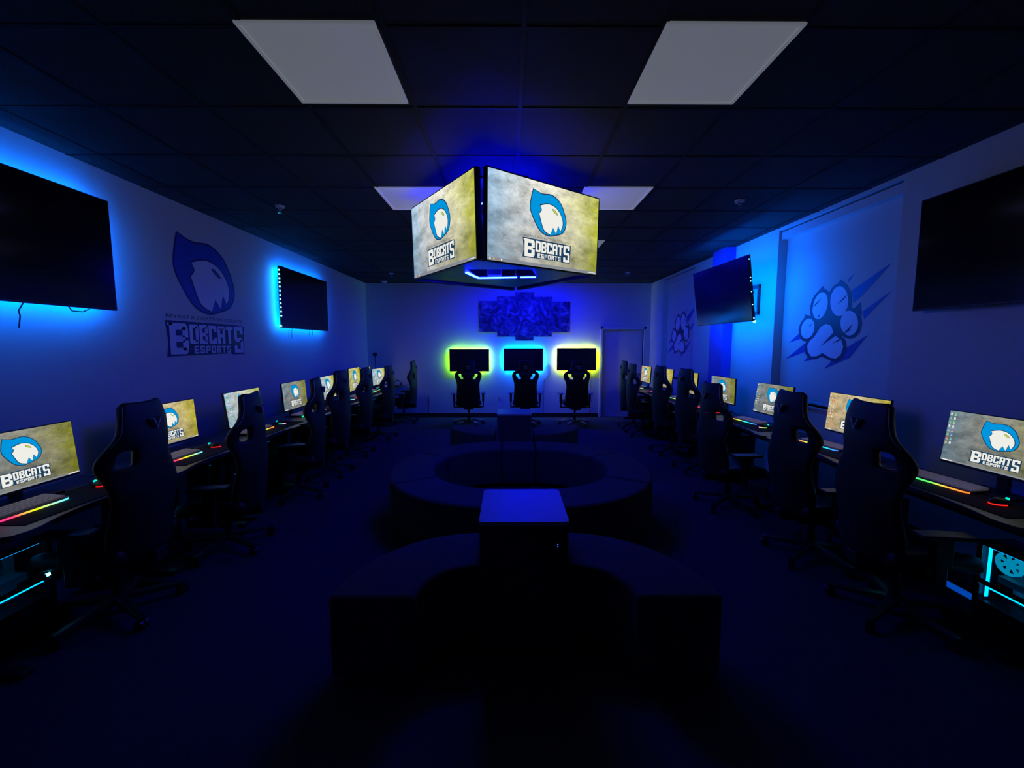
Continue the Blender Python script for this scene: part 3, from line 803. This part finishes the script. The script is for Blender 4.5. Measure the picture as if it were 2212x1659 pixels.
put_row(LC, 'left', 'gaming chairs of the left row', [
    'black gaming chair beside the nearest left screen, closest of the left row',
    'black gaming chair hiding most of the third left screen',
    'dim black gaming chair between the fourth and fifth left screens, edge on',
    'black gaming chair just left of the tall yellowish left screen',
    'black gaming chair right of the yellowish left screen, seen side on',
    'black gaming chair right of the last left screen, seen side on',
    'black gaming chair seen side on, alone against the far wall at left'])
put_row(RC, 'right', 'gaming chairs of the right row', [
    'large black gaming chair left of the nearest right screen, closest of the right row',
    'black gaming chair with pale v mark covering the lower right of the third right screen',
    'dim black gaming chair just left of the fourth right screen',
    'black gaming chair left of the fifth right screen with rounded head',
    'black gaming chair left of the sixth right screen near the far paw print',
    'black gaming chair seen side on before the last right screen',
    'greenish lit gaming chair seen side on in front of the white door'])

# ------------------------------------------------------------------ desks with equipment
def desk(label, side, Y, W, xf, depth, group, src=None):
    """local: sitter side is -y (front edge at y=0), desk reaches to y=depth"""
    rz = PI/2 if side < 0 else -PI/2
    if src: return dup(src, label, (xf, Y, 0), rz)
    t = thing('gaming_desk', label, 'desk', (xf, Y, 0), rz, group)
    pts = [(-W/2+.004, depth), (-W/2+.004, .05), (-W/2+.03, .012), (-W/2+.08, 0)]
    for i in range(9):
        u = i/8; pts.append((-W/2+.14+(W-.28)*u, .055*math.sin(PI*u)**.8))
    pts += [(W/2-.08, 0), (W/2-.03, .012), (W/2-.004, .05), (W/2-.004, depth)]
    obj('tabletop', MB().prism(pts, .728, .758), 'desk_top', t, bevel=.004)
    for sg in (-1, 1):
        x_ = sg*(W/2-.07)
        lg = MB().box(x_-.03, x_+.03, .06, depth-.06, 0.0, .035).box(x_-.025, x_+.025, .10, depth-.10, .700, .728)
        lg.add([(x_-.025, .30, .035), (x_+.025, .30, .035), (x_+.025, .40, .035), (x_-.025, .40, .035), (x_-.025, .22, .70), (x_+.025, .22, .70), (x_+.025, .32, .70), (x_-.025, .32, .70)],
               [(0, 3, 2, 1), (4, 5, 6, 7), (0, 1, 5, 4), (1, 2, 6, 5), (2, 3, 7, 6), (3, 0, 4, 7)])
        obj('leg', lg, 'black_metal', t, bevel=.004)
    obj('crossbar', MB().box(-W/2+.09, W/2-.09, depth-.20, depth-.17, .60, .66), 'black_metal', t)
    return t
def monitor(label, loc, rz, tilt, W, scr, group, icons=None, zb=.758):
    Hh = W*9/16
    t = thing('monitor', label, 'monitor', (loc[0], loc[1], zb), rz, group)
    cz = loc[2]-zb
    hb = obj('housing', MB().box(-W/2-.006, W/2+.006, .001, .022, -Hh/2-.016, Hh/2+.006).box(-.12, .12, .022, .05, -.09, .09), 'black_plastic', t, bevel=.003, loc=(0, 0, cz), rot=(-tilt, 0, 0))
    s = obj('screen', MB().box(-W/2, W/2, -.002, .002, -Hh/2, Hh/2), scr, t, loc=(0, 0, cz), rot=(-tilt, 0, 0))
    screen_marks(W, s, -.004)
    if icons: obj('desktop_icons', icon_grid(W, Hh, icons[0], icons[1], -.004), ICONS, s)
    tb_ = MB(); tb_.rect(-W/2, W/2, -Hh/2, -Hh/2+.010, -.0035); tb_.cur = 1; tb_.rect(-W/2+.01, -W/2+.07, -Hh/2+.002, -Hh/2+.008, -.0042); tb_.rect(W/2-.07, W/2-.01, -Hh/2+.002, -Hh/2+.008, -.0042)
    obj('taskbar', tb_, ['taskbar', 'icon_white'], s)
    yb_ = .052
    st = MB().box(-.03, .03, yb_, yb_+.025, .012, cz+.05)
    obj('stand', st, 'black_plastic', t, bevel=.003)
    obj('stand_foot', MB().box(-.13, .13, -.09, .085, 0, .012), 'black_plastic', t, bevel=.004)
    return t
KB = {}
def keyboard(label, x_, Y, rz, bar, group, tilt=0.0):
    if bar in KB: return dup(KB[bar], label, (x_, Y, .762), rz+tilt)
    t = thing('keyboard', label, 'keyboard', (x_, Y, .762), rz+tilt, group)
    obj('base', MB().prism([(-.215, .0), (-.19, -.014), (.19, -.014), (.215, .0), (.215, .15), (-.215, .15)], 0, .016), 'black_plastic', t, bevel=.003)
    k_ = MB()
    for r in range(5):
        for c_ in range(17):
            if r == 0 and 4 <= c_ <= 9:
                if c_ == 4: k_.box(-.205+4*.0243, -.205+10*.0243-.004, .012, .012+.020, .016, .025)
                continue
            k_.box(-.205+c_*.0243, -.205+c_*.0243+.0200, .012+r*.026, .012+r*.026+.021, .016, .025+.002*r)
    obj('keycaps', k_, 'keycap', t)
    obj('light_bar', MB().prism([(-.213, -.002), (-.19, -.019), (.19, -.019), (.213, -.002), (.19, -.012), (-.19, -.012)], .003, .012), bar, t)
    
    KB[bar] = t
    return t
MS = {}
def mouse(label, x_, Y, rz, glow, group):
    if glow in MS: return dup(MS[glow], label, (x_, Y, .762), rz)
    t = thing('mouse', label, 'mouse', (x_, Y, .762), rz, group)
    b = MB(); vs = []; n_ = 16
    for i, (s_, z_) in enumerate(((1.0, .0), (1.0, .012), (.86, .026), (.55, .036), (.15, .040))):
        for k in range(n_):
            a = 2*PI*k/n_; vs.append((.033*s_*math.cos(a), .058*s_*math.sin(a)-.004*i, z_))
    fs = [(i*n_+k, i*n_+(k+1) % n_, (i+1)*n_+(k+1) % n_, (i+1)*n_+k) for i in range(4) for k in range(n_)]
    fs += [tuple(range(4*n_, 5*n_)), tuple(range(n_-1, -1, -1))]
    b.add(vs, fs); obj('body', b, 'black_plastic', t, smooth=True)
    gl = MB(); vs = []
    for z_ in (.003, .009):
        for k in range(n_):
            a = PI+PI*k/(n_-1); vs.append((.0345*math.cos(a), .060*math.sin(a), z_))
    gl.add(vs, [(k, k+1, n_+k+1, n_+k) for k in range(n_-1)])
    obj('light_strip', gl, glow, t, solid=.002)
    obj('scroll_wheel', MB().cyl((-.004, .035, .030), (.004, .035, .030), .011, n=12), 'mouse_teal', t)
    MS[glow] = t
    return t
pad_src = [None]
def mousepad(label, x_, Y, rz, group):
    if pad_src[0]: return dup(pad_src[0], label, (x_, Y, .758), rz)
    o = obj('mouse_pad', MB().box(-.37, .37, -.0, .30, 0, .004), 'mat_cloth', bevel=.0015)
    o.location = (x_, Y, .758); o.rotation_euler = (0, 0, rz); tag(o, label, 'mouse pad', group)
    pad_src[0] = o; return o
tw_src = [None]
def tower(label, x_, Y, rz, group, spot=False, under=False):
    """glass side faces -y; length along x"""
    if tw_src[0]: t = dup(tw_src[0], label, (x_, Y, .125), rz); t['group'] = group
    else:
        t = thing('computer_tower', label, 'computer', (x_, Y, .125), rz, group)
        L, Wd_, Hh = .44, .205, .43
        c_ = MB().box(-L/2, L/2, Wd_-.004, Wd_, 0, Hh).box(-L/2, L/2, .004, Wd_, Hh-.01, Hh).box(-L/2, L/2, .004, Wd_, 0, .012).box(-L/2, -L/2+.012, .004, Wd_, 0, Hh).box(L/2-.012, L/2, .004, Wd_, 0, Hh)
        c_.box(-L/2+.01, L/2-.01, .012, Wd_-.01, .012, .085)
        c_.box(-L/2-.006, L/2+.006, .0, .004, .185, .215).box(-L/2, L/2, .0, .006, -.004, .03).box(-L/2, L/2, .0, .006, Hh-.02, Hh).box(-L/2, -L/2+.03, 0, .006, .03, Hh-.02).box(L/2-.03, L/2, 0, .006, .03, Hh-.02)
        obj('case', c_, 'black_metal', t, bevel=.002)
        obj('side_glass', MB().box(-L/2+.03, L/2-.03, -.001, .001, .03, Hh-.02), 'tinted_glass', t)
        ins = MB().box(-.15, .15, .15, .165, .09, .40).box(-.13, .11, .03, .13, .225, .262)
        for i in range(4): ins.box(.02+.018*i, .026+.018*i, .12, .15, .29, .39)
        obj('motherboard', ins, 'board_metal', t)
        fn = MB().lathe([(.052, -.008), (.064, -.008), (.064, .012), (.052, .012)], n=28)
        for k in range(7):
            m_ = Matrix.Rotation(k*2*PI/7, 4, 'Z'); fn.box(.012, .05, -.010, .010, 0, .003, m_)
        fn.cyl((0, 0, -.006), (0, 0, .008), .017)
        fn.v = [(v[0]-.115, .075-v[2], v[1]+.335) for v in fn.v]
        obj('fan', fn, 'fan_glow', t)
        gl = MB().box(-.17, .17, .015, .025, .404, .410).box(-.17, .17, .015, .025, .170, .176).box(-.192, -.19, .04, .06, .10, .40)
        obj('glow_strip', gl, 'case_glow', t)
        obj('feet', MB().box(-.19, -.16, .02, .18, -.012, 0).box(.16, .19, .02, .18, -.012, 0), 'black_plastic', t)
        sh = MB().box(-.26, .26, -.02, .225, -.032, -.012)
        for sx_ in (-.25, .23): sh.box(sx_, sx_+.02, .0, .02, -.125, -.032).box(sx_, sx_+.02, .19, .21, -.125, -.032)
        obj('tower_stand', sh, 'black_metal', t)
        tw_src[0] = t
    if under: obj('under_glow', MB().box(-.20, .20, .225, .232, -.030, -.020), 'case_floor_glow', t)
    if spot: obj('bright_led', MB().box(.175, .190, -.006, .0, .20, .214), 'case_spot', t)
    return t

LDX, RDX = -2.37, 2.54
LG = ' of the left row'; RG = ' of the right row'
LM = [(-2.860, 2.415, 1.003, 1.583, .078, .60, 'screen_grey', None), (-2.874, 3.494, 1.009, 1.576, .065, .60, 'screen_warm', None),
      (-2.758, 4.327, 1.029, 1.610, .116, .60, 'screen_bright', (3, 9)), (-2.771, 5.377, 1.027, 1.593, .066, .60, 'screen_grey', (1, 9)),
      (-2.789, 6.406, 1.021, 1.660, .12, .60, 'screen_bright', (1, 9)), (-2.814, 7.588, 1.054, 1.665, .035, .70, 'screen_yellow', None),
      (-2.84, 8.25, 1.06, 1.60, .04, .58, 'screen_bright', None), (-2.79, 8.927, .998, 1.432, .039, .60, 'screen_bright', None)]
RM = [(2.986, 2.479, 1.060, -1.55, .12, .60, 'screen_grey', (2, 8)), (2.966, 3.514, 1.064, -1.560, .094, .60, 'screen_warm', (3, 10)),
      (2.973, 4.656, 1.053, -1.547, .132, .60, 'screen_grey', (3, 9)), (2.953, 5.720, 1.056, -1.547, .004, .60, 'screen_grey', (3, 4)),
      (2.95, 6.814, 1.055, -1.553, .061, .60, 'screen_warm', None), (2.853, 7.657, 1.066, -1.438, .11, .60, 'screen_warm', None), (2.93, 8.902, 1.045, -1.582, .055, .60, 'screen_warm', None)]
LML = ['lit monitor cut by the left edge, grey desktop with emblem', 'lit yellowish monitor right of the nearest left chair',
       'lit monitor with icon columns mostly hidden by a chair', 'lit monitor showing whole emblem, fourth in the left row',
       'lit monitor half hidden by a chair, fifth in the left row', 'yellowish tall looking lit monitor in the left row',
       'sliver of lit monitor behind a chair, seventh in the left row', 'last lit monitor of the left row by the far corner']
RML = ['lit monitor cut by the right edge, grey desktop with emblem', 'lit monitor with many icons behind the nearest right chair',
       'lit monitor with icon columns, third in the right row', 'lit monitor with olive right side below the tilted television',
       'lit monitor half hidden by a rounded chair, fifth in the right row', 'lit monitor beneath the far paw print, sixth in the right row',
       'last lit monitor of the right row beside the door']
LKY = [2.20, 3.28, 4.36, 5.44, 6.50, 7.25, 8.05, 8.80]; LMY = [2.64, 3.67, 4.76, 5.83, 6.93, 7.62, 8.42, 9.18]
RKY = [2.66, 3.68, 4.86, 5.90, 6.98, 7.84, 9.05]; RMY = [2.29, 3.34, 4.50, 5.52, 6.60, 7.42, 8.70]
kbl = ['bar_warm', 'bar_warm', 'bar_green', 'bar_green', 'bar_multi', 'bar_warm', 'bar_green', 'bar_green']
kbr = ['bar_green', 'bar_multi', 'bar_multi', 'bar_warm', 'bar_green', 'bar_warm', 'bar_multi']
msl = ['mouse_red', 'mouse_red', 'glow_pink', 'glow_pink', 'glow_pink', 'mouse_magenta', 'glow_teal', 'glow_teal']
msr = ['mouse_red', 'glow_pink', 'glow_pink', 'mouse_red', 'glow_teal', 'glow_pink', 'glow_pink']
CN = {'mouse_red': 'red', 'glow_pink': 'pink', 'mouse_magenta': 'magenta', 'glow_teal': 'teal', 'bar_warm': 'pink', 'bar_green': 'green', 'bar_multi': 'multicoloured'}
for side, mons, labs, ky, my, kb_, ms_ in ((-1, LM, LML, LKY, LMY, kbl, msl), (1, RM, RML, RKY, RMY, kbr, msr)):
    nm = 'left' if side < 0 else 'right'; G = f' of the {nm} row'
    xf = LDX if side < 0 else RDX; rz = PI/2 if side < 0 else -PI/2
    n_ = len(mons); W = .945 if side < 0 else 1.06; Y0 = 2.38 if side < 0 else 2.50
    dsrc = None
    for i in range(n_):
        Y = Y0+W*i
        o = desk(f'black gaming desk with curved front, {ORD[i]} in the {nm} row', side, Y, W, xf, (.655 if side < 0 else .525), 'gaming desks'+G, dsrc)
        dsrc = dsrc or o
        m_ = mons[i]
        monitor(labs[i], m_[:3], m_[3], m_[4], m_[5], m_[6], 'monitors'+G, m_[7])
        kx = xf+side*.24; 
        kz = ky[i]; keyboard(f'keyboard with {CN[kb_[i]]} light bar, {ORD[i]} in the {nm} row', xf+side*(.25), kz, rz, kb_[i], 'keyboards'+G, (.10 if side > 0 else -.04))['group'] = 'keyboards'+G
        mouse(f'mouse with {CN[ms_[i]]} glow, {ORD[i]} in the {nm} row', xf+side*.27, my[i], rz, ms_[i], 'mice'+G)['group'] = 'mice'+G
        mousepad(f'black mouse pad at the desk front, {ORD[i]} in the {nm} row', xf+side*.085, (ky[i]+my[i])/2, rz, 'mouse pads'+G)['group'] = 'mouse pads'+G
        tower(f'black computer tower with blue lit glass side, {ORD[i]} in the {nm} row', side*(2.70 if i < 2 else 2.83), Y-(.22 if side < 0 else .43), rz, 'computer towers'+G, spot=(side < 0 and i == 0))
tag(obj('floor_glow_strip', MB().box(3.035, 3.11, 1.6, 2.84, 0, .004), 'painted_floor_glow'), 'strip painted as blue glow on the floor under the nearest right desk', 'painted glow')  # blue glow falling on the floor, painted as an emissive strip
# headset on the last left desk
t = thing('headset', 'dark headset lying on the last left desk beside the side on chair', 'headset', (-2.52, 9.36, .758), .3)
hb = MB(); pts = [(.075*math.cos(a), 0, .02+.10*math.sin(a)) for a in [PI*i/10 for i in range(11)]]
obj('headband', hb.tube(pts, .008), 'black_plastic', t)
for s_ in (-1, 1): obj('ear_cup', MB().cyl((s_*.06, 0, .035), (s_*.09, 0, .035), .035, n=16), 'black_plastic', t)
# ------------------------------------------------------------------ ottoman lounge in the middle
def arc_seat(name, label, c, r0, r1, a0, a1, z0, z1, group, feet=True, n=14):
    t = thing(name, label, 'ottoman', (c[0], c[1], 0), 0, group)
    mb = MB(); pts = []
    for i in range(n+1):
        a = a0+(a1-a0)*i/n; pts.append((r1*math.cos(a), r1*math.sin(a)))
    for i in range(n+1):
        a = a1+(a0-a1)*i/n; pts.append((r0*math.cos(a), r0*math.sin(a)))
    obj('cushion', MB().prism(pts, z0, z1), 'ottoman_cloth', t, bevel=.028, seg=4)
    if feet:
        for (a, r) in ((a0+.07*(1 if a1 > a0 else -1)/r1*1.2, r1-.07), (a0+.07*(1 if a1 > a0 else -1)/max(r0, .3), r0+.06), (a1-.07*(1 if a1 > a0 else -1)/max(r0, .3), r0+.06), (a1-.07*(1 if a1 > a0 else -1)/r1*1.2, r1-.07)):
            obj('foot', MB().cyl((r*math.cos(a), r*math.sin(a), 0), (r*math.cos(a), r*math.sin(a), z0+.004), .013), 'chrome', t)
    return t
def straight_seat(name, label, x0, x1, y0, y1, z0, z1, group):
    t = thing(name, label, 'ottoman', ((x0+x1)/2, (y0+y1)/2, 0), 0, group)
    w2, d2 = (x1-x0)/2, (y1-y0)/2
    obj('cushion', MB().box(-w2, w2, -d2, d2, z0, z1), 'ottoman_cloth', t, bevel=.028, seg=4)
    for sx_ in (-1, 1):
        for sy_ in (-1, 1): obj('foot', MB().cyl((sx_*(w2-.06), sy_*(d2-.06), 0), (sx_*(w2-.06), sy_*(d2-.06), z0+.004), .013), 'chrome', t)
ZC, ZS = .035, .46
RGp = 'dark ottomans of the oval ring'
cy = 4.10; hs = .20
cxm = .11; RI, RO = .655, 1.075
seg = [('far right', 30, 90), ('right', -30, 30), ('near right', -90, -30)]
lab = {'far right': 'dark curved ottoman at the far right of the oval ring', 'right': 'dark curved ottoman at the right end of the oval ring', 'near right': 'dark curved ottoman at the near right of the oval ring',
       'far left': 'dark curved ottoman at the far left of the oval ring', 'left': 'dark curved ottoman at the left end of the oval ring', 'near left': 'dark curved ottoman at the near left of the oval ring'}
gp = .006
for nm_, a, b in seg:
    arc_seat('ottoman', lab[nm_], (cxm+hs, cy), RI, RO, math.radians(a)+gp, math.radians(b)-gp, ZC, ZS, RGp)
    arc_seat('ottoman', lab[nm_.replace('right', 'left')], (cxm-hs, cy), RI, RO, PI-math.radians(a)-gp, PI-math.radians(b)+gp, ZC, ZS, RGp)
straight_seat('ottoman', 'dark straight ottoman closing the near side of the oval ring', cxm-hs+.006, cxm+hs-.006, cy-RO, cy-RI, ZC, ZS, RGp)
straight_seat('ottoman', 'dark straight ottoman closing the far side of the oval ring', cxm-hs+.006, cxm+hs-.006, cy+RI, cy+RO, ZC, ZS, RGp)
BGp = 'dark quarter round benches beside the power tables'
arc_seat('ottoman_bench', 'dark quarter round bench left of the near table', (-.170, 1.905), .29, .71, PI, PI/2, ZC, ZS, BGp)
arc_seat('ottoman_bench', 'dark quarter round bench right of the near table', (.335, 1.905), .29, .71, 0, PI/2, ZC, ZS, BGp)
arc_seat('ottoman_bench', 'dark quarter round bench left of the far table', (-.185, 6.27), .29, .71, PI, 3*PI/2, ZC, ZS, BGp)
arc_seat('ottoman_bench', 'dark quarter round bench right of the far table', (.335, 6.27), .29, .71, 0, -PI/2, ZC, ZS, BGp)
def table(label, x0, x1, y0, y1, z1, outlet_):
    t = thing('power_table', label, 'side table', ((x0+x1)/2, (y0+y1)/2, 0), 0, 'square tables between benches')
    w2, d2 = (x1-x0)/2, (y1-y0)/2
    obj('body', MB().box(-w2+.004, w2-.004, -d2+.004, d2-.004, ZC, z1-.024), 'ottoman_cloth', t, bevel=.006)
    tp = MB(); r = .025; pts = []
    for cx_, cy_, a0 in ((w2-r, d2-r, 0), (-w2+r, d2-r, PI/2), (-w2+r, -d2+r, PI), (w2-r, -d2+r, 3*PI/2)):
        for i in range(5): a = a0+PI/2*i/4; pts.append((cx_+r*math.cos(a), cy_+r*math.sin(a)))
    obj('tabletop', MB().prism(pts, z1-.024, z1), 'laminate', t, bevel=.002)
    for sx_ in (-1, 1):
        for sy_ in (-1, 1): obj('foot', MB().cyl((sx_*(w2-.07), sy_*(d2-.03), 0), (sx_*(w2-.07), sy_*(d2-.03), ZC+.004), .013), 'chrome', t)
    if outlet_:
        ou = obj('power_outlet', MB().box(w2-.115, w2-.02, -d2-.003, -d2+.005, z1-.26, z1-.085), 'black_plastic', t, bevel=.002)
        obj('indicator_light', MB().box(w2-.064, w2-.060, -d2-.005, -d2-.002, z1-.125, z1-.121).box(w2-.064, w2-.060, -d2-.005, -d2-.002, z1-.136, z1-.132), 'port_led', ou)
table('dark square table with pale top and small blue lights, nearest', -.162, .318, 2.115, 2.615, .742, True)
table('dark square table with bright blue top near the far chairs', -.168, .302, 5.54, 6.00, .742, False)
